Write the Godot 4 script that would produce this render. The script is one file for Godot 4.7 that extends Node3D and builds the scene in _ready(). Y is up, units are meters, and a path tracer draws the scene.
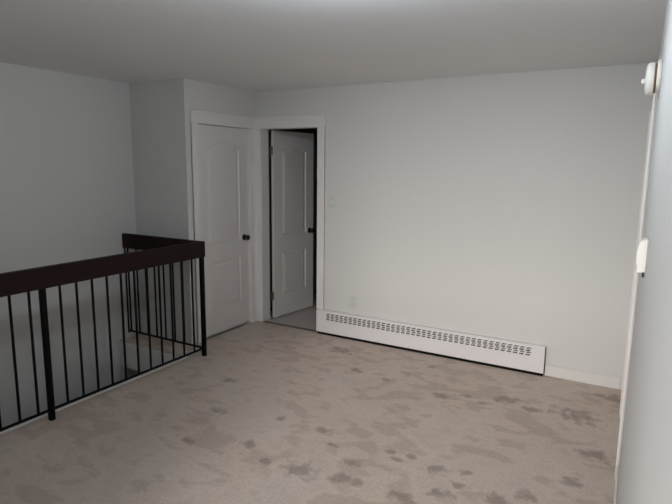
extends Node3D
# An upstairs room: dark railing round a stairwell, two white doors in the corner,
# a long white baseboard heater, worn greige carpet, one ceiling lamp.

const H := 2.424            # ceiling height
const CAM := Vector3(3.5675, 1.6832, 4.4952)
const RAIL_X := 0.296       # line of the long railing
const RAIL_Z := 1.122       # line of the short return railing
const PITCH := 0.1185       # baluster spacing
const WELL_X := -0.70       # stairwell side wall
const STUB_Z := 0.9686      # face of the short wall beside the stairwell
const EDGE_X := 0.165       # edge of the floor along the stairwell
const EDGE_Z := 1.22        # edge of the floor ledge over the foot of the stairs
const NEAR_Z := 3.75        # wall with the wide opening in which the viewer stands
const FAR_Z := 5.6          # window wall of the room behind the viewer
const OPEN_X := 1.85         # left side of that opening
const LAND_Z := 2.95         # floor at the head of the stairs, beyond the end of the railing
const SLAB := 0.26          # thickness of the floor

var taken := {}
var M := {}

# ------------------------------------------------------------------ naming
func numbered(called: String) -> String:
	var k: int = taken.get(called, 0)
	taken[called] = k + 1
	return called if k == 0 else "%s_%03d" % [called, k]

func thing(called: String, label: String, category: String, at := Vector3.ZERO, parent: Node = null) -> Node3D:
	var o := Node3D.new()
	o.name = numbered(called)
	(self if parent == null else parent).add_child(o)
	o.position = at
	o.set_meta("label", label)
	if category != "":
		o.set_meta("category", category)
	return o

func structure(called: String, label: String, at := Vector3.ZERO, turn := 0.0) -> Node3D:
	var o := Node3D.new()
	o.name = called
	add_child(o)
	o.position = at
	o.rotation.y = turn
	o.set_meta("kind", "structure")
	o.set_meta("label", label)
	return o

func build(st: SurfaceTool, called: String, mat: Material, parent: Node) -> MeshInstance3D:
	st.generate_normals()
	var o := MeshInstance3D.new()
	o.mesh = st.commit()
	o.name = called
	o.material_override = mat
	o.cast_shadow = GeometryInstance3D.SHADOW_CASTING_SETTING_ON
	parent.add_child(o, true)
	return o

func struct_mesh(st: SurfaceTool, called: String, mat: Material, label: String) -> MeshInstance3D:
	var o := build(st, called, mat, self)
	o.set_meta("kind", "structure")
	o.set_meta("label", label)
	return o

# ------------------------------------------------------------------ geometry
func mb(smooth := false) -> SurfaceTool:
	var st := SurfaceTool.new()
	st.begin(Mesh.PRIMITIVE_TRIANGLES)
	st.set_smooth_group(0 if smooth else -1)
	return st

func vert(st: SurfaceTool, a: Vector3) -> void:
	st.set_uv(Vector2((a.x + 0.8) / 4.7, a.z / 5.8))
	st.add_vertex(a)

func tri(st: SurfaceTool, a: Vector3, b: Vector3, c: Vector3, n: Vector3) -> void:
	if (a - c).cross(a - b).dot(n) < 0.0:
		var t := b
		b = c
		c = t
	vert(st, a)
	vert(st, b)
	vert(st, c)

func quad(st: SurfaceTool, a: Vector3, b: Vector3, c: Vector3, d: Vector3, n: Vector3) -> void:
	tri(st, a, b, c, n)
	tri(st, a, c, d, n)

# box from lo to hi with chamfered edges (ch = 0 for a plain one)
func bx(st: SurfaceTool, lo: Vector3, hi: Vector3, ch := 0.0) -> void:
	var mid := (lo + hi) * 0.5
	var hf := (hi - lo) * 0.5
	ch = min(ch, min(hf.x, min(hf.y, hf.z)) * 0.9)
	for ax in 3:
		var u := (ax + 1) % 3
		var v := (ax + 2) % 3
		for s in [-1.0, 1.0]:
			var pts: Array[Vector3] = []
			for q in [[-1.0, -1.0], [1.0, -1.0], [1.0, 1.0], [-1.0, 1.0]]:
				var p := Vector3.ZERO
				p[ax] = s * hf[ax]
				p[u] = q[0] * (hf[u] - ch)
				p[v] = q[1] * (hf[v] - ch)
				pts.append(mid + p)
			var n := Vector3.ZERO
			n[ax] = s
			quad(st, pts[0], pts[1], pts[2], pts[3], n)
	if ch <= 0.0:
		return
	for ax in 3:
		var u := (ax + 1) % 3
		var v := (ax + 2) % 3
		for su in [-1.0, 1.0]:
			for sv in [-1.0, 1.0]:
				var pts: Array[Vector3] = []
				for e in [[-1.0, 0], [1.0, 0], [1.0, 1], [-1.0, 1]]:
					var p := Vector3.ZERO
					p[ax] = e[0] * (hf[ax] - ch)
					p[u] = su * (hf[u] - (ch if e[1] == 1 else 0.0))
					p[v] = sv * (hf[v] - (ch if e[1] == 0 else 0.0))
					pts.append(mid + p)
				var n := Vector3.ZERO
				n[u] = su
				n[v] = sv
				quad(st, pts[0], pts[1], pts[2], pts[3], n)
	for sx in [-1.0, 1.0]:
		for sy in [-1.0, 1.0]:
			for sz in [-1.0, 1.0]:
				var s := Vector3(sx, sy, sz)
				var a := mid + s * Vector3(hf.x, hf.y - ch, hf.z - ch)
				var b := mid + s * Vector3(hf.x - ch, hf.y, hf.z - ch)
				var c := mid + s * Vector3(hf.x - ch, hf.y - ch, hf.z)
				tri(st, a, b, c, s)

# lathe: profile of (radius, along) turned about the axis from the origin
func lathe(st: SurfaceTool, prof: Array, origin: Vector3, axis: Vector3, seg := 28) -> void:
	axis = axis.normalized()
	var u := axis.cross(Vector3.UP if abs(axis.y) < 0.9 else Vector3.RIGHT).normalized()
	var v := axis.cross(u)
	for i in prof.size() - 1:
		var a: Vector2 = prof[i]
		var b: Vector2 = prof[i + 1]
		for k in seg:
			var t0 := TAU * k / seg
			var t1 := TAU * (k + 1) / seg
			var d0 := u * cos(t0) + v * sin(t0)
			var d1 := u * cos(t1) + v * sin(t1)
			var dm := (d0 + d1).normalized()
			var n := dm * (b.y - a.y) - axis * (b.x - a.x)
			var p0 := origin + d0 * a.x + axis * a.y
			var p1 := origin + d1 * a.x + axis * a.y
			var p2 := origin + d1 * b.x + axis * b.y
			var p3 := origin + d0 * b.x + axis * b.y
			if a.x < 0.00001:
				tri(st, p0, p2, p3, n)
			elif b.x < 0.00001:
				tri(st, p0, p1, p2, n)
			else:
				quad(st, p0, p1, p2, p3, n)

# ------------------------------------------------------------------ materials
func mat(c: Color, rough := 0.9, metal := 0.0) -> StandardMaterial3D:
	var m := StandardMaterial3D.new()
	m.albedo_color = c
	m.roughness = rough
	m.metallic = metal
	return m

func c8(r: float, g: float, b: float) -> Color:
	return Color(r / 255.0, g / 255.0, b / 255.0)

func noise_tex(freq: float, ramp_lo: Color, ramp_hi: Color, sd: int, normal := false, bump := 2.0) -> NoiseTexture2D:
	var n := FastNoiseLite.new()
	n.seed = sd
	n.noise_type = FastNoiseLite.TYPE_SIMPLEX_SMOOTH
	n.frequency = freq
	n.fractal_octaves = 4
	var t := NoiseTexture2D.new()
	t.width = 512
	t.height = 512
	t.seamless = true
	t.noise = n
	if normal:
		t.as_normal_map = true
		t.bump_strength = bump
	else:
		var g := Gradient.new()
		g.set_color(0, ramp_lo)
		g.set_color(1, ramp_hi)
		t.color_ramp = g
	return t

func paint(c: Color, rough: float, sd: int, bump := 0.6) -> StandardMaterial3D:
	var m := mat(c, rough)
	m.normal_enabled = true
	m.normal_scale = 0.25
	m.normal_texture = noise_tex(0.05, Color.BLACK, Color.WHITE, sd, true, bump)
	m.uv1_triplanar = true
	m.uv1_world_triplanar = true
	m.uv1_scale = Vector3(2.2, 2.2, 2.2)
	return m

# worn carpet: fine pile grain, broad mottling and the stains that the photograph shows
func carpet_material() -> StandardMaterial3D:
	var w := 1100
	var h := 1300
	var big := FastNoiseLite.new()
	big.seed = 11
	big.frequency = 1.3
	big.fractal_octaves = 4
	var mid := FastNoiseLite.new()
	mid.seed = 23
	mid.frequency = 3.6
	mid.fractal_octaves = 4
	var pile := FastNoiseLite.new()
	pile.seed = 31
	pile.frequency = 45.0
	pile.fractal_octaves = 2
	# x, z, radius of each stain on the floor in metres
	var stains := [[1.61,0.71,0.060],[1.90,1.73,0.041],[2.05,1.86,0.026],[2.25,1.98,0.049],[2.39,1.75,0.038],[2.45,1.81,0.031],[1.92,0.77,0.050],[1.61,2.11,0.046],[1.81,2.21,0.050],[1.57,1.74,0.036],[2.62,2.13,0.063],[1.26,0.35,0.10],[2.00,0.57,0.051],[2.40,0.83,0.071],[2.55,0.74,0.040],[2.69,0.79,0.039],[2.84,0.64,0.088],[3.00,0.72,0.055],[2.69,1.80,0.062],[2.84,1.88,0.042],[2.84,1.74,0.037],[2.79,2.00,0.052],[3.04,1.89,0.059],[3.30,0.66,0.126],[3.45,1.16,0.084],[3.49,0.21,0.086],[2.12,0.29,0.045],[2.51,1.74,0.032],[3.17,1.79,0.054],[3.36,1.53,0.058],[2.03,2.19,0.085],[1.14,1.86,0.059],[1.26,2.27,0.054],[2.29,2.15,0.071],[0.85,1.42,0.058]]
	var stain := PackedFloat32Array()
	stain.resize(w * h)
	var sx := 4.7 / w
	var sz := 5.8 / h
	for s in stains:
		var r: float = s[2] * 1.5
		var x0 := int((s[0] - r + 0.8) / sx)
		var x1 := int((s[0] + r + 0.8) / sx)
		var y0 := int((s[1] - r) / sz)
		var y1 := int((s[1] + r) / sz)
		for y in range(max(y0, 0), min(y1, h - 1) + 1):
			for x in range(max(x0, 0), min(x1, w - 1) + 1):
				var px := x * sx - 0.8
				var pz := y * sz
				var d: float = Vector2((px - s[0]) * 0.8, (pz - s[1]) * 1.15).length() / s[2]
				d += mid.get_noise_2d(px * 3.0, pz * 3.0) * 1.1
				var k: float = smoothstep(0.0, 1.0, clamp((1.35 - d) * 0.85, 0.0, 1.0))
				stain[y * w + x] = max(stain[y * w + x], k)
	var img := Image.create(w, h, true, Image.FORMAT_RGB8)
	var base := c8(205, 191, 180)
	var dark := c8(132, 120, 112)
	var warm := c8(208, 191, 178)
	for y in h:
		var pz := y * sz
		for x in w:
			var px := x * sx - 0.8
			var b := big.get_noise_2d(px, pz)
			var m := mid.get_noise_2d(px, pz * 1.6)
			var g := pile.get_noise_2d(px, pz)
			var c := base.lerp(warm, clamp(0.5 + b * 1.6, 0.0, 1.0))
			var soil: float = clamp((m + b * 0.6 - 0.02) * 0.7, 0.0, 0.28)
			soil = max(soil, soil * 0.5 + stain[y * w + x] * 0.5)
			c = c.lerp(dark, soil)
			var f := 1.0 + g * 0.05 + m * 0.05
			img.set_pixel(x, y, Color(c.r * f, c.g * f, c.b * f))
	img.generate_mipmaps()
	var mt := mat(Color.WHITE, 1.0)
	mt.albedo_texture = ImageTexture.create_from_image(img)
	mt.metallic_specular = 0.1
	return mt

func make_materials() -> void:
	M.wall = paint(c8(212, 210, 206), 0.75, 3)
	M.ceiling = paint(c8(240, 240, 240), 0.9, 4)
	M.trim = mat(c8(228, 224, 221), 0.45)
	M.door = mat(c8(224, 219, 215), 0.5)
	M.heater = mat(c8(226, 222, 222), 0.4)
	M.heater_inside = mat(c8(96, 92, 90), 0.8)
	M.fin = mat(c8(150, 146, 143), 0.5, 0.3)
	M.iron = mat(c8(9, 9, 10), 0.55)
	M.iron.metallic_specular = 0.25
	var wood := mat(Color.WHITE, 0.6)
	wood.metallic_specular = 0.3
	wood.albedo_texture = noise_tex(0.02, c8(27, 14, 12), c8(40, 22, 19), 9)
	wood.uv1_triplanar = true
	wood.uv1_scale = Vector3(1.2, 9.0, 1.2)
	M.wood = wood
	M.baseboard = mat(c8(219, 216, 212), 0.6)
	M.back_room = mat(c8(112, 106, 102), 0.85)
	M.plastic = mat(c8(232, 230, 224), 0.4)
	M.plate = mat(c8(204, 206, 200), 0.45)
	M.slot = mat(c8(60, 58, 56), 0.7)
	M.cream = mat(c8(226, 222, 212), 0.5)
	M.contact = mat(c8(120, 92, 70), 0.6)
	M.black = mat(c8(16, 14, 14), 0.35)
	M.steel = mat(c8(120, 112, 104), 0.45, 0.6)
	var gl := mat(Color(0.9, 0.95, 1.0, 0.08), 0.02)
	gl.transparency = BaseMaterial3D.TRANSPARENCY_ALPHA
	M.glass = gl
	M.vinyl = mat(c8(196, 188, 182), 0.5)
	M.carpet = carpet_material()

# ------------------------------------------------------------------ doors
func inset(pts: Array, d: float) -> Array:
	var out := []
	var n := pts.size()
	for i in n:
		var p: Vector2 = pts[i]
		var a: Vector2 = (p - pts[(i + n - 1) % n]).normalized()
		var b: Vector2 = (pts[(i + 1) % n] - p).normalized()
		var na := Vector2(-a.y, a.x)
		var nb := Vector2(-b.y, b.x)
		var m := (na + nb).normalized()
		out.append(p + m * d / max(0.4, m.dot(na)))
	return out

# closed outline, counter-clockwise; arch = rise of the curved top (0 for square)
func panel_outline(x0: float, x1: float, y0: float, y1: float, arch: float) -> Array:
	var pts := [Vector2(x0, y0), Vector2(x1, y0), Vector2(x1, y1)]
	if arch > 0.0:
		for i in range(1, 12):
			var t := i / 12.0
			pts.append(Vector2(lerp(x1, x0, t), y1 + arch * 0.5 * (1.0 - cos(TAU * t))))
	pts.append(Vector2(x0, y1))
	return pts

# moulded panel: a groove round a slightly raised field; s = +1 front, -1 back
func panel_shape(st: SurfaceTool, outline: Array, z: float, s: float) -> void:
	var steps := [[0.0, 0.0], [0.006, 0.003], [0.013, -0.009], [0.026, -0.009], [0.046, -0.002], [0.05, -0.0015]]
	var prev := []
	for e in steps:
		var ring := inset(outline, e[0])
		var r3 := []
		for p in ring:
			r3.append(Vector3(p.x, p.y, z + s * e[1]))
		if prev.size() > 0:
			for i in r3.size():
				var j: int = (i + 1) % r3.size()
				quad(st, prev[i], prev[j], r3[j], r3[i], Vector3(0, 0, s))
		prev = r3
	var c := Vector3.ZERO
	for p in prev:
		c += p
	c /= prev.size()
	for i in prev.size():
		tri(st, c, prev[i], prev[(i + 1) % prev.size()], Vector3(0, 0, s))

# leaf in its own frame: hinge at x 0, free edge at x w, front face z 0, back z -t
func door_leaf(parent: Node3D, w: float, h: float, knob_side: bool) -> void:
	var t := 0.035
	var mx := 0.125
	var lo := [0.25, 0.725]
	var hi := [0.905, 1.835]
	var arch := 0.06
	var upper := panel_outline(mx, w - mx, hi[0], hi[1], arch)
	var lower := panel_outline(mx, w - mx, lo[0], lo[1], 0.0)
	var st := mb()
	for s in [1.0, -1.0]:
		var z := 0.0 if s > 0.0 else -t
		var n := Vector3(0, 0, s)
		var face := func(x0: float, x1: float, y0: float, y1: float) -> void:
			quad(st, Vector3(x0, y0, z), Vector3(x1, y0, z), Vector3(x1, y1, z), Vector3(x0, y1, z), n)
		face.call(0.0, mx, 0.0, h)
		face.call(w - mx, w, 0.0, h)
		face.call(mx, w - mx, 0.0, lo[0])
		face.call(mx, w - mx, lo[1], hi[0])
		var top := upper.slice(2)
		for i in top.size() - 1:
			var a: Vector2 = top[i]
			var b: Vector2 = top[i + 1]
			quad(st, Vector3(a.x, a.y, z), Vector3(b.x, b.y, z), Vector3(b.x, h, z), Vector3(a.x, h, z), n)
	quad(st, Vector3(0, 0, 0), Vector3(0, 0, -t), Vector3(0, h, -t), Vector3(0, h, 0), Vector3.LEFT)
	quad(st, Vector3(w, 0, 0), Vector3(w, 0, -t), Vector3(w, h, -t), Vector3(w, h, 0), Vector3.RIGHT)
	quad(st, Vector3(0, h, 0), Vector3(w, h, 0), Vector3(w, h, -t), Vector3(0, h, -t), Vector3.UP)
	quad(st, Vector3(0, 0, 0), Vector3(w, 0, 0), Vector3(w, 0, -t), Vector3(0, 0, -t), Vector3.DOWN)
	build(st, "leaf", M.door, parent)
	for o in [upper, lower]:
		var ps := mb()
		panel_shape(ps, o, 0.0, 1.0)
		panel_shape(ps, o, -t, -1.0)
		build(ps, "panel", M.door, parent)
	if not knob_side:
		return
	var kx := w - 0.066
	var rs := mb(true)
	lathe(rs, [Vector2(0.0, 0.0), Vector2(0.032, 0.0), Vector2(0.032, 0.005), Vector2(0.026, 0.010), Vector2(0.0, 0.010)], Vector3(kx, 0.925, 0.0), Vector3(0, 0, 1))
	var rosette := build(rs, "rosette", M.black, parent)
	rosette.set_meta("label", "black round rosette")
	var ks := mb(true)
	lathe(ks, [Vector2(0.012, 0.008), Vector2(0.011, 0.026), Vector2(0.018, 0.031), Vector2(0.026, 0.040), Vector2(0.028, 0.049), Vector2(0.024, 0.059), Vector2(0.012, 0.064), Vector2(0.0, 0.065)], Vector3(kx, 0.925, 0.0), Vector3(0, 0, 1))
	var knob := build(ks, "door_knob", M.black, parent)
	knob.set_meta("label", "black round door knob")

# casing in a frame where the wall face is z = 0, opening from x0 to x1 and up to top
func casing(parent: Node3D, x0: float, x1: float, top: float, wd: float, head: float, depth: float, th := 0.016, right_foot := 0.001) -> void:
	for e in [[x0 - wd, x0], [x1, x1 + wd]]:
		var st := mb()
		var foot: float = 0.001 if e[0] < x0 else right_foot
		bx(st, Vector3(e[0], foot, 0.0), Vector3(e[1], top, th), 0.004)
		var inner: float = e[1] if e[0] < x0 else e[0]
		var outer: float = e[0] if e[0] < x0 else e[1]
		var s: float = sign(outer - inner)
		# raised outer band of the moulding
		bx(st, Vector3(min(outer, outer - s * 0.03), foot, 0.0), Vector3(max(outer, outer - s * 0.03), top, th + 0.005), 0.003)
		build(st, "side_casing", M.trim, parent)
		# jamb lining the opening
		var js := mb()
		if e[0] < x0:
			bx(js, Vector3(x0 - 0.012, 0.001, -depth), Vector3(x0 + 0.0, top, 0.002), 0.001)
		else:
			bx(js, Vector3(x1, 0.001, -depth), Vector3(x1 + 0.012, top, 0.002), 0.001)
		build(js, "jamb", M.trim, parent)
	var hs := mb()
	bx(hs, Vector3(x0 - wd, top, 0.0), Vector3(x1 + wd, top + head, th), 0.004)
	bx(hs, Vector3(x0 - wd, top + head - 0.03, 0.0), Vector3(x1 + wd, top + head, th + 0.005), 0.003)
	build(hs, "head_casing", M.trim, parent)
	var jh := mb()
	bx(jh, Vector3(x0, top, -depth), Vector3(x1, top + 0.012, 0.002), 0.001)
	build(jh, "jamb", M.trim, parent)

func hinge(parent: Node3D, y: float, at_x: float, at_z: float) -> void:
	var st := mb()
	lathe(st, [Vector2(0.0, 0.0), Vector2(0.007, 0.0), Vector2(0.007, 0.09), Vector2(0.0, 0.09)], Vector3(at_x, y, at_z), Vector3.UP, 12)
	bx(st, Vector3(at_x - 0.02, y, at_z - 0.004), Vector3(at_x + 0.02, y + 0.09, at_z + 0.001))
	var o := build(st, "hinge", M.steel, parent)
	o.set_meta("label", "dull metal hinge")

# ------------------------------------------------------------------ railing
func make_railing() -> void:
	var r := thing("stair_railing", "black iron balustrade with dark brown board handrail bordering the open stairwell", "railing", Vector3(RAIL_X, 0, RAIL_Z))
	var z_end := 12.0 * PITCH + 0.411     # runs on a little past the left of the photograph
	var top := 1.03
	var low := 0.893
	# handrail boards on edge
	var hs := mb()
	bx(hs, Vector3(-0.022, low, -0.028), Vector3(0.022, top, z_end + 0.03), 0.004)
	build(hs, "handrail", M.wood, r)
	var back_x := WELL_X - RAIL_X
	var h2 := mb()
	bx(h2, Vector3(back_x + 0.001, low, -0.022), Vector3(-0.0225, top, 0.022), 0.004)
	build(h2, "handrail", M.wood, r)
	# posts down to the carpet
	for z in [0.0, 12.0 * PITCH, z_end]:
		var ps := mb()
		bx(ps, Vector3(-0.017, 0.002, z - 0.017), Vector3(0.017, low, z + 0.017), 0.003)
		build(ps, "post", M.iron, r)
	# bottom rails
	var bs := mb()
	bx(bs, Vector3(-0.007, 0.066, 0.017), Vector3(0.007, 0.082, z_end), 0.001)
	build(bs, "bottom_rail", M.iron, r)
	var b2 := mb()
	bx(b2, Vector3(back_x + 0.012, 0.066, -0.007), Vector3(-0.017, 0.082, 0.007), 0.001)
	build(b2, "bottom_rail", M.iron, r)
	# thin end upright against the stairwell wall
	var es := mb()
	bx(es, Vector3(back_x + 0.002, 0.05, -0.007), Vector3(back_x + 0.015, low, 0.007), 0.002)
	build(es, "end_upright", M.iron, r)
	# balusters share one mesh
	var st := mb()
	bx(st, Vector3(-0.0065, 0.08, -0.0065), Vector3(0.0065, low + 0.002, 0.0065), 0.001)
	var first := build(st, "baluster", M.iron, r)
	first.position = Vector3(0, 0, PITCH)
	for k in range(2, 15):
		var c := first.duplicate() as MeshInstance3D
		c.name = "baluster"
		r.add_child(c, true)
		c.position = Vector3(0, 0, PITCH * k if k < 12 else PITCH * k + 0.087)
	for k in range(1, 9):
		var c := first.duplicate() as MeshInstance3D
		c.name = "baluster"
		r.add_child(c, true)
		c.position = Vector3(-PITCH * k, 0, 0)

# ------------------------------------------------------------------ heater
func make_heater() -> void:
	var x0 := 0.80
	var x1 := 2.981
	var hh := 0.252
	var dp := 0.05
	var t := thing("baseboard_heater", "long white metal baseboard heater with a row of stamped louvres", "heater", Vector3(x0, 0, 0))
	var w := x1 - x0
	var y0 := 0.028
	var n := 39
	var g0 := 0.107
	var pitch := (2.872 - x0 - g0) / n
	var rows := [[0.160, 0.191], [0.197, 0.229]]
	# front panel pierced by the louvre slots
	var fs := mb()
	var zf := dp
	var zb := dp - 0.002
	var nf := Vector3(0, 0, 1)
	var strip := func(a: float, b: float, c: float, d: float) -> void:
		quad(fs, Vector3(a, c, zf), Vector3(b, c, zf), Vector3(b, d, zf), Vector3(a, d, zf), nf)
	strip.call(0.0, w, y0, rows[0][0])
	strip.call(0.0, w, rows[0][1], rows[1][0])
	strip.call(0.0, w, rows[1][1], hh - 0.008)
	var sl := 0.013       # lean of the slots
	var half := pitch * 0.33
	for r in rows:
		strip.call(0.0, g0, r[0], r[1])
		strip.call(g0 + n * pitch + sl, w, r[0], r[1])
		for k in n + 1:
			var a := g0 + (k - 1) * pitch + pitch * 0.5 + half
			var b := g0 + k * pitch + pitch * 0.5 - half
			if k == 0:
				a = g0
			var a2 := a + sl
			var b2 := b + sl
			if k == 0:
				a2 = g0
			if k == n:
				b = g0 + n * pitch + sl
				b2 = b
			quad(fs, Vector3(a, r[0], zf), Vector3(b, r[0], zf), Vector3(b2, r[1], zf), Vector3(a2, r[1], zf), nf)
	# rolled top edge, top, hemmed bottom lip
	quad(fs, Vector3(0, hh - 0.008, zf), Vector3(w, hh - 0.008, zf), Vector3(w, hh, zf - 0.008), Vector3(0, hh, zf - 0.008), Vector3(0, 1, 1))
	quad(fs, Vector3(0, hh, zf - 0.008), Vector3(w, hh, zf - 0.008), Vector3(w, hh, 0.001), Vector3(0, hh, 0.001), Vector3.UP)
	quad(fs, Vector3(0, y0, zf), Vector3(w, y0, zf), Vector3(w, y0, zf - 0.012), Vector3(0, y0, zf - 0.012), Vector3.DOWN)
	build(fs, "front_cover", M.heater, t)
	# left end cap; the right end is open
	var es := mb()
	bx(es, Vector3(-0.002, y0, 0.001), Vector3(0.0, hh, dp - 0.004))
	build(es, "end_cap", M.heater, t)
	# stamped blades leaning back behind the slots
	var ls := mb()
	for r in rows:
		for k in n:
			var cx := g0 + (k + 0.5) * pitch + sl * 0.5
			var ym: float = (r[0] + r[1]) * 0.5
			quad(ls, Vector3(cx - half, ym - 0.009, zb - 0.003), Vector3(cx + half, ym - 0.002, zb - 0.003), Vector3(cx + half, ym + 0.006, zb - 0.010), Vector3(cx - half, ym - 0.001, zb - 0.010), Vector3(0, 1, 1))
	var lv := build(ls, "louvre_blades", M.heater, t)
	lv.set_meta("kind", "stuff")
	lv.set_meta("label", "small stamped louvre blades")
	# dark back plate, feet and the finned pipe inside
	var bs := mb()
	bx(bs, Vector3(0.0, 0.004, 0.001), Vector3(w - 0.002, hh - 0.002, 0.004))
	build(bs, "back_plate", M.heater_inside, t)
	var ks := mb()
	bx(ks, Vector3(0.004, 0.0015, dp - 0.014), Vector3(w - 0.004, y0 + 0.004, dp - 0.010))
	build(ks, "painted_gap_shade", M.iron, t)  # black strip standing in for the shade in the gap under the panel
	var gs := mb()
	bx(gs, Vector3(w - 0.002, y0, 0.0045), Vector3(w + 0.0015, hh - 0.012, dp - 0.003))
	build(gs, "painted_end_shade", M.iron, t)  # black plate painted in as the shade of the open right end
	var ps := mb(true)
	lathe(ps, [Vector2(0.0, 0.0), Vector2(0.011, 0.0), Vector2(0.011, w - 0.02), Vector2(0.0, w - 0.02)], Vector3(0.01, 0.075, 0.026), Vector3.RIGHT, 12)
	build(ps, "heating_pipe", M.steel, t)
	for x in [0.15, w * 0.5, w - 0.12]:
		var ft := mb()
		bx(ft, Vector3(x - 0.01, 0.001, 0.006), Vector3(x + 0.01, 0.06, 0.03))
		build(ft, "foot", M.heater_inside, t)

# ------------------------------------------------------------------ stairs
func make_stairs() -> void:
	var t := structure("floor_stairs", "carpeted stairs going down below the railing", Vector3((WELL_X + EDGE_X) * 0.5, -2.3, LAND_Z))
	var w := EDGE_X - WELL_X - 0.004
	for k in 9:
		var y := 2.3 - 0.23 * (k + 1)
		var z := -0.22 * k
		var rs := mb()
		bx(rs, Vector3(-w / 2, y, z - 0.018), Vector3(w / 2, y + 0.2, z), 0.001)
		build(rs, "riser", M.trim, t)
		var ts := mb()
		bx(ts, Vector3(-w / 2, y - 0.03, z - 0.25), Vector3(w / 2, y, z - 0.018), 0.008)
		build(ts, "tread", M.carpet, t)

# ------------------------------------------------------------------ the scene
func _ready() -> void:
	# camera
	var cam := Camera3D.new()
	cam.name = "camera"
	add_child(cam)
	cam.position = CAM
	cam.rotation = Vector3(-0.1596, 0.5202, 0.0108)
	cam.fov = rad_to_deg(2.0 * atan(252.0 / 534.67))
	cam.near = 0.02
	cam.current = true
	# environment
	var env := Environment.new()
	env.background_mode = Environment.BG_COLOR
	env.background_color = Color(0.80, 0.85, 0.92)
	env.background_energy_multiplier = 1.5
	env.tonemap_mode = Environment.TONE_MAPPER_LINEAR
	env.tonemap_exposure = 1.0
	env.sdfgi_enabled = true
	env.ssao_enabled = true
	env.ssil_enabled = true
	var we := WorldEnvironment.new()
	we.environment = env
	add_child(we)

	# patch of overcast sky outside the window behind the viewer; sill and head of the window shape its light
	var day := AreaLight3D.new()
	day.name = "window_daylight"
	add_child(day)
	day.position = Vector3(3.1, 2.45, 8.6)
	day.rotation.x = -0.15
	day.area_size = Vector2(3.2, 1.5)
	day.area_normalize_energy = true
	day.area_range = 40.0
	day.light_color = Color(1.0, 0.985, 0.965)
	day.light_energy = 108.0
	day.shadow_enabled = true

	make_materials()
	ceiling_lamp(Vector3(2.6, H, 2.84), 1.12)

	build_shell()
	build_doors()
	make_stairs()
	make_railing()
	make_heater()
	wall_fittings()

func ceiling_lamp(at: Vector3, energy: float) -> void:
	var t := thing("ceiling_lamp", "small round ceiling lamp with a frosted glass drum and an added opaque cap keeping light off the floor", "lamp", at)
	var bs := mb(true)
	lathe(bs, [Vector2(0.0, -0.022), Vector2(0.11, -0.022), Vector2(0.125, -0.012), Vector2(0.125, -0.001), Vector2(0.0, -0.001)], Vector3.ZERO, Vector3.UP, 40)
	build(bs, "canopy", M.trim, t)
	var ds := mb(true)
	lathe(ds, [Vector2(0.086, -0.148), Vector2(0.092, -0.12), Vector2(0.092, -0.05), Vector2(0.086, -0.0225)], Vector3.ZERO, Vector3.UP, 40)
	var glow := mat(c8(240, 242, 246), 0.4)
	glow.emission_enabled = true
	glow.emission = Color(0.9, 0.95, 1.0)
	glow.emission_energy_multiplier = 1.2
	build(ds, "glass_drum", glow, t)
	var cs := mb(true)
	lathe(cs, [Vector2(0.0, -0.158), Vector2(0.06, -0.157), Vector2(0.084, -0.152), Vector2(0.087, -0.147), Vector2(0.0, -0.146)], Vector3.ZERO, Vector3.UP, 40)
	build(cs, "added_shade_cap", M.trim, t)  # unseen opaque cap, added to block lamp light from the floor below
	var l := OmniLight3D.new()
	l.name = "lamp_light"
	l.light_color = Color(0.90, 0.95, 1.0)
	l.light_energy = energy
	l.light_size = 0.04
	l.omni_range = 20.0
	l.omni_attenuation = 2.0
	l.shadow_enabled = true
	t.add_child(l)
	l.position = Vector3(0, -0.088, 0)

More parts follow.
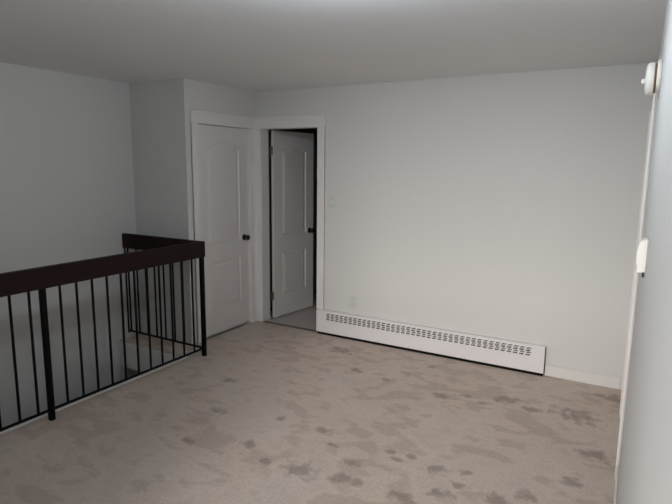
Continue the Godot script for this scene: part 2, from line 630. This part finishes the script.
func build_shell() -> void:
	# carpeted floor round the stair opening
	var fs := mb()
	bx(fs, Vector3(EDGE_X + 0.045, -SLAB, 0.0), Vector3(3.75, 0.0, NEAR_Z))
	bx(fs, Vector3(0.0, -SLAB, 0.0), Vector3(EDGE_X + 0.045, 0.0, EDGE_Z - 0.001))
	bx(fs, Vector3(WELL_X, -SLAB, STUB_Z), Vector3(0.0, 0.0, EDGE_Z - 0.001))
	bx(fs, Vector3(WELL_X, -SLAB, LAND_Z), Vector3(EDGE_X + 0.045, 0.0, NEAR_Z))
	bx(fs, Vector3(0.0, -SLAB, NEAR_Z), Vector3(3.75, 0.0, FAR_Z))
	struct_mesh(fs, "floor", M.carpet, "worn greige carpet with dark stains")
	var ls := mb()
	bx(ls, Vector3(WELL_X - 0.12, -2.4, -0.3), Vector3(EDGE_X + 0.1, -2.3, NEAR_Z))
	struct_mesh(ls, "floor_stairwell", M.carpet, "carpeted floor at the foot of the stairs")
	var vs := mb()
	bx(vs, Vector3(-0.12, -0.2, -3.9), Vector3(3.5, -0.001, -0.0005))
	struct_mesh(vs, "floor_back_room", M.vinyl, "pale smooth floor of the dark room behind the open door")
	var cs := mb()
	bx(cs, Vector3(-1.0, H, -4.0), Vector3(4.0, H + 0.12, FAR_Z + 0.15))
	struct_mesh(cs, "ceiling", M.ceiling, "plain white ceiling")
	# back wall with the open doorway
	var xa := 0.092
	var xb := 0.777
	var op := 2.05
	var bw := mb()
	bx(bw, Vector3(-0.12, -0.2, -0.12), Vector3(xa - 0.012, H, 0.0))
	bx(bw, Vector3(xa - 0.012, op + 0.012, -0.12), Vector3(xb + 0.012, H, 0.0))
	bx(bw, Vector3(xb + 0.012, -0.2, -0.12), Vector3(3.9, H, 0.0))
	struct_mesh(bw, "wall_back", M.wall, "long pale grey painted wall above the heater")
	# wall of the closed door
	var dw := mb()
	bx(dw, Vector3(-0.12, -0.2, 0.0), Vector3(0.0, H, 0.082))
	bx(dw, Vector3(-0.12, op + 0.012, 0.082), Vector3(0.0, H, 0.836))
	bx(dw, Vector3(-0.12, -0.2, 0.836), Vector3(0.0, H, STUB_Z))
	struct_mesh(dw, "wall_door", M.wall, "short painted wall round the closed white door")
	var kw := mb()
	bx(kw, Vector3(-0.86, -0.2, 0.0), Vector3(-0.80, H, STUB_Z - 0.12))
	bx(kw, Vector3(-0.86, -0.2, -0.12), Vector3(-0.12, H, 0.0))
	bx(kw, Vector3(-0.86, -0.2, 0.0), Vector3(-0.12, -0.001, STUB_Z - 0.12))
	struct_mesh(kw, "wall_closet", M.wall, "walls of the closet behind the closed door")
	var sw := mb()
	bx(sw, Vector3(WELL_X - 0.12, -SLAB, STUB_Z - 0.12), Vector3(-0.12, H, STUB_Z))
	struct_mesh(sw, "wall_stub", M.wall, "short grey wall at the end of the stairwell")
	var lw := mb()
	bx(lw, Vector3(WELL_X - 0.12, -2.3, STUB_Z), Vector3(WELL_X, H, NEAR_Z))
	bx(lw, Vector3(WELL_X - 0.12, -2.3, -0.3), Vector3(WELL_X, -SLAB, STUB_Z))
	struct_mesh(lw, "wall_left", M.wall, "dim grey side wall of the stairwell")
	var rw := mb()
	bx(rw, Vector3(EDGE_X + 0.001, -2.3, -0.3), Vector3(EDGE_X + 0.1, -SLAB, NEAR_Z))
	bx(rw, Vector3(WELL_X - 0.12, -2.3, -0.42), Vector3(EDGE_X + 0.1, -SLAB, -0.3))
	bx(rw, Vector3(WELL_X - 0.12, -SLAB - 0.06, -0.42), Vector3(EDGE_X + 0.1, -SLAB, STUB_Z))
	struct_mesh(rw, "wall_stairwell", M.wall, "painted stairwell walls below the floor")
	# wall beside the viewer, open on its right
	var nw := mb()
	bx(nw, Vector3(WELL_X - 0.12, -2.3, NEAR_Z), Vector3(EDGE_X + 0.1, -SLAB, NEAR_Z + 0.12))
	bx(nw, Vector3(WELL_X - 0.12, -SLAB, NEAR_Z), Vector3(0.0, H, NEAR_Z + 0.12))
	bx(nw, Vector3(0.0, 0.0, NEAR_Z), Vector3(OPEN_X, H, NEAR_Z + 0.12))
	struct_mesh(nw, "wall_near", M.wall, "painted wall beside the viewer with a wide opening")
	# room behind the viewer, with a large window
	var wx0 := 1.95
	var wx1 := 3.45
	var wy0 := 1.28
	var wy1 := 2.1
	var fw := mb()
	bx(fw, Vector3(-0.12, 0.0, NEAR_Z + 0.12), Vector3(0.0, H, FAR_Z + 0.12))
	bx(fw, Vector3(0.0, 0.0, FAR_Z), Vector3(wx0, H, FAR_Z + 0.12))
	bx(fw, Vector3(wx1, 0.0, FAR_Z), Vector3(3.9, H, FAR_Z + 0.12))
	bx(fw, Vector3(wx0, 0.0, FAR_Z), Vector3(wx1, wy0, FAR_Z + 0.12))
	bx(fw, Vector3(wx0, wy1, FAR_Z), Vector3(wx1, H, FAR_Z + 0.12))
	struct_mesh(fw, "wall_window", M.wall, "walls of the room behind the viewer")
	var W := structure("window_1", "large white framed window behind the viewer", Vector3(wx0, wy0, FAR_Z))
	var ww := wx1 - wx0
	var wh := wy1 - wy0
	for e in [[0.0, 0.05], [ww * 0.5 - 0.025, ww * 0.5 + 0.025], [ww - 0.05, ww]]:
		var st := mb()
		bx(st, Vector3(e[0], 0.0, 0.03), Vector3(e[1], wh, 0.09), 0.004)
		build(st, "frame", M.trim, W)
	for e in [[0.0, 0.05], [wh - 0.05, wh]]:
		var st := mb()
		bx(st, Vector3(0.0, e[0], 0.032), Vector3(ww, e[1], 0.088), 0.004)
		build(st, "frame", M.trim, W)
	for e in [[0.05, ww * 0.5 - 0.025], [ww * 0.5 + 0.025, ww - 0.05]]:
		var st := mb()
		bx(st, Vector3(e[0], 0.05, 0.058), Vector3(e[1], wh - 0.05, 0.062))
		build(st, "pane", M.glass, W)
	# back room shell
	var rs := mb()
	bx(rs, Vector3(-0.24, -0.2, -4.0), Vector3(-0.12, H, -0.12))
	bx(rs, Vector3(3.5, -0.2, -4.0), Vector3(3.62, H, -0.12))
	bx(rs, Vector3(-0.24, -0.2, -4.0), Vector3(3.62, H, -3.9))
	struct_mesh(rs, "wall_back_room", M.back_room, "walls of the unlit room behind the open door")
	# right wall, a hair out of square, close to the camera
	var R := structure("wall_right", "pale grey wall close by on the right", Vector3(CAM.x + 0.051, 0, CAM.z), 0.0133)
	var r2 := mb()
	bx(r2, Vector3(0.0, -0.2, -3.178), Vector3(0.12, H, FAR_Z - CAM.z + 0.02))
	bx(r2, Vector3(0.0, 2.062, -3.962), Vector3(0.12, H, -3.178))
	bx(r2, Vector3(0.0, -0.2, -4.53), Vector3(0.12, H, -3.962))
	bx(r2, Vector3(0.13, -0.2, -4.2), Vector3(0.16, H, -3.1))
	build(r2, "plaster", M.wall, R)
	# white edge board under the long railing
	var es := mb()
	bx(es, Vector3(EDGE_X - 0.002, -SLAB, EDGE_Z), Vector3(EDGE_X + 0.045, 0.008, LAND_Z), 0.004)
	bx(es, Vector3(WELL_X + 0.001, -SLAB, EDGE_Z - 0.001), Vector3(EDGE_X, -0.012, EDGE_Z + 0.012), 0.002)
	struct_mesh(es, "trim_1", M.trim, "white edge board of the stair opening under the railing")
	# baseboards
	var b1 := mb()
	bx(b1, Vector3(2.986, 0.001, 0.0), Vector3(3.53, 0.095, 0.012), 0.003)
	struct_mesh(b1, "baseboard_back", M.baseboard, "low painted baseboard right of the heater")
	var B := structure("baseboard_right", "white baseboard on the near right wall", R.position, 0.0133)
	var b2 := mb()
	bx(b2, Vector3(-0.012, 0.001, -3.099), Vector3(-0.0005, 0.095, FAR_Z - CAM.z - 0.01), 0.003)
	build(b2, "board", M.trim, B)
	var B2 := mb()
	bx(B2, Vector3(xa, -0.01, -0.03), Vector3(xb, 0.006, 0.012), 0.003)
	struct_mesh(B2, "trim_2", M.steel, "dull metal threshold strip in the open doorway")

func build_doors() -> void:
	# casing and closed door in the short wall (frame turned so that +z looks along +x)
	var t3 := structure("trim_3", "white casing round the closed door", Vector3(0, 0, 0), PI / 2)
	casing(t3, -0.824, -0.094, 2.05, 0.085, 0.115, 0.12)
	var d1 := structure("door_1", "closed white two panel door with arched upper panel and black knob", Vector3(-0.022, 0.012, 0.821), PI / 2)
	door_leaf(d1, 0.724, 2.034, true)
	# casing and open door in the back wall
	var t4 := structure("trim_4", "white casing round the open doorway", Vector3.ZERO)
	casing(t4, 0.092, 0.777, 2.05, 0.085, 0.115, 0.12, 0.016, 0.253)
	var ang := atan2(0.71, 0.097)
	var d2 := structure("door_2", "white two panel door standing open into the dark room", Vector3(0.125, 0.012, -0.162), ang)
	door_leaf(d2, 0.655, 2.034, true)
	hinge(d2, 0.2, -0.02, -0.012)
	hinge(d2, 1.78, -0.02, -0.012)
	# doorway further along the right wall, seen only as the edge of its casing
	var rp := Vector3(CAM.x + 0.051, 0, CAM.z)
	var t5 := structure("trim_5", "white door casing seen edge on along the right wall", rp, 0.0133 - PI / 2)
	casing(t5, -3.95, -3.19, 2.05, 0.09, 0.09, 0.12, 0.011)
	var d3 := structure("door_3", "closed white door in the right wall seen edge on", rp + Vector3(0.03 - 0.0133 * 3.947, 0.012, -3.947), 0.0133 - PI / 2)
	door_leaf(d3, 0.754, 2.034, false)

func wall_fittings() -> void:
	# light switch beside the open doorway
	var s := thing("light_switch", "small white light switch plate on the wall beside the open doorway", "switch", Vector3(0.94, 1.338, 0.0))
	var ps := mb()
	bx(ps, Vector3(-0.037, -0.058, 0.0005), Vector3(0.037, 0.058, 0.007), 0.003)
	build(ps, "cover_plate", M.plate, s)
	var ts := mb()
	bx(ts, Vector3(-0.006, -0.013, 0.006), Vector3(0.006, 0.013, 0.011))
	bx(ts, Vector3(-0.004, -0.002, 0.01), Vector3(0.004, 0.009, 0.022), 0.001)
	build(ts, "toggle", M.plastic, s)
	for y in [-0.03, 0.03]:
		var sc := mb()
		lathe(sc, [Vector2(0.0, 0.0075), Vector2(0.003, 0.0075), Vector2(0.003, 0.006)], Vector3(0, y, 0), Vector3(0, 0, 1), 10)
		build(sc, "screw", M.slot, s)
	# outlet above the heater
	var o := thing("wall_outlet", "pale electrical outlet low on the wall just above the heater", "outlet", Vector3(1.19, 0.375, 0.0))
	var os := mb()
	bx(os, Vector3(-0.037, -0.058, 0.0005), Vector3(0.037, 0.058, 0.006), 0.003)
	build(os, "cover_plate", M.plate, o)
	for y in [-0.024, 0.024]:
		var rs := mb()
		bx(rs, Vector3(-0.016, y - 0.014, 0.005), Vector3(0.016, y + 0.014, 0.008), 0.002)
		var face := build(rs, "socket", M.plate, o)
		for x in [-0.006, 0.006]:
			var sl := mb()
			bx(sl, Vector3(x - 0.001, y - 0.004, 0.0075), Vector3(x + 0.001, y + 0.005, 0.0085))
			build(sl, "slot", M.slot, face)
	# smoke alarm high on the right wall (local -x points away from the wall)
	var turn := 0.0133
	var dz := 2.65
	var d := thing("smoke_alarm", "round white smoke alarm on the right wall just below the ceiling", "smoke alarm", Vector3(CAM.x + 0.051 - 0.0133 * dz, CAM.y + 0.1405 * dz, CAM.z - dz))
	d.rotation.y = turn
	var ax := Vector3(-1, 0, 0)
	var bs := mb(true)
	lathe(bs, [Vector2(0.0, 0.0005), Vector2(0.068, 0.0005), Vector2(0.068, 0.010), Vector2(0.064, 0.016), Vector2(0.0, 0.016)], Vector3(0, 0.006, 0), ax, 40)
	build(bs, "base_plate", M.cream, d)
	var gs := mb(true)
	lathe(gs, [Vector2(0.0, 0.016), Vector2(0.060, 0.016), Vector2(0.060, 0.026), Vector2(0.0, 0.026)], Vector3(0, 0.0, 0), ax, 32)
	var gap := build(gs, "vent_ring", M.contact, d)
	gap.set_meta("label", "dark vent gap")
	var hs := mb(true)
	lathe(hs, [Vector2(0.0, 0.024), Vector2(0.066, 0.024), Vector2(0.068, 0.030), Vector2(0.066, 0.045), Vector2(0.058, 0.053), Vector2(0.03, 0.056), Vector2(0.0, 0.0565)], Vector3(0, -0.004, 0), ax, 40)
	build(hs, "cover", M.cream, d)
	var nb := mb(true)
	lathe(nb, [Vector2(0.011, 0.055), Vector2(0.010, 0.065), Vector2(0.007, 0.069), Vector2(0.0, 0.070)], Vector3(0, -0.010, 0), ax, 16)
	build(nb, "test_button", M.cream, d)
	# thermostat at hand height on the same wall
	dz = 2.02
	var th := thing("thermostat", "white thermostat box on the right wall below the smoke alarm", "thermostat", Vector3(CAM.x + 0.051 - 0.0133 * dz, CAM.y - 0.1398 * dz, CAM.z - dz))
	th.rotation.y = turn
	th.scale = Vector3(1.1, 0.84, 1.0)
	var bp := mb()
	bx(bp, Vector3(-0.009, -0.06, -0.04), Vector3(-0.0005, 0.068, 0.04), 0.003)
	build(bp, "back_plate", M.plastic, th)
	# bulging cover: side outline pulled across the width
	var prof := [Vector2(0.009, 0.066), Vector2(0.018, 0.064), Vector2(0.023, 0.05), Vector2(0.027, 0.02), Vector2(0.027, -0.01), Vector2(0.025, -0.03), Vector2(0.022, -0.034), Vector2(0.009, -0.034)]
	var cs := mb()
	for i in prof.size() - 1:
		var a: Vector2 = prof[i]
		var b: Vector2 = prof[i + 1]
		quad(cs, Vector3(-a.x, a.y, -0.036), Vector3(-a.x, a.y, 0.036), Vector3(-b.x, b.y, 0.036), Vector3(-b.x, b.y, -0.036), Vector3(-(a.y - b.y), (b.x - a.x) if b.y < a.y else 0.0, 0) + Vector3(-0.001, 0, 0) if a.y > b.y else Vector3.DOWN)
	for z in [-0.036, 0.036]:
		for i in prof.size() - 1:
			var a: Vector2 = prof[i]
			var b: Vector2 = prof[i + 1]
			tri(cs, Vector3(-0.009, 0.0, z), Vector3(-a.x, a.y, z), Vector3(-b.x, b.y, z), Vector3(0, 0, sign(z)))
	build(cs, "cover", M.plastic, th)
	# lower housing with upright vent bars
	for z in [-0.034, -0.0205, -0.007, 0.0065, 0.020, 0.030]:
		var vs := mb()
		bx(vs, Vector3(-0.023, -0.056, z), Vector3(-0.008, -0.034, z + 0.005), 0.001)
		build(vs, "vent_bar", M.plastic, th)
	var fs := mb()
	bx(fs, Vector3(-0.024, -0.062, -0.036), Vector3(-0.008, -0.055, 0.036), 0.002)
	build(fs, "bottom_edge", M.plastic, th)
	var lv := mb()
	bx(lv, Vector3(-0.008, -0.084, 0.01), Vector3(-0.002, -0.06, 0.016), 0.002)
	build(lv, "lever", M.slot, th)
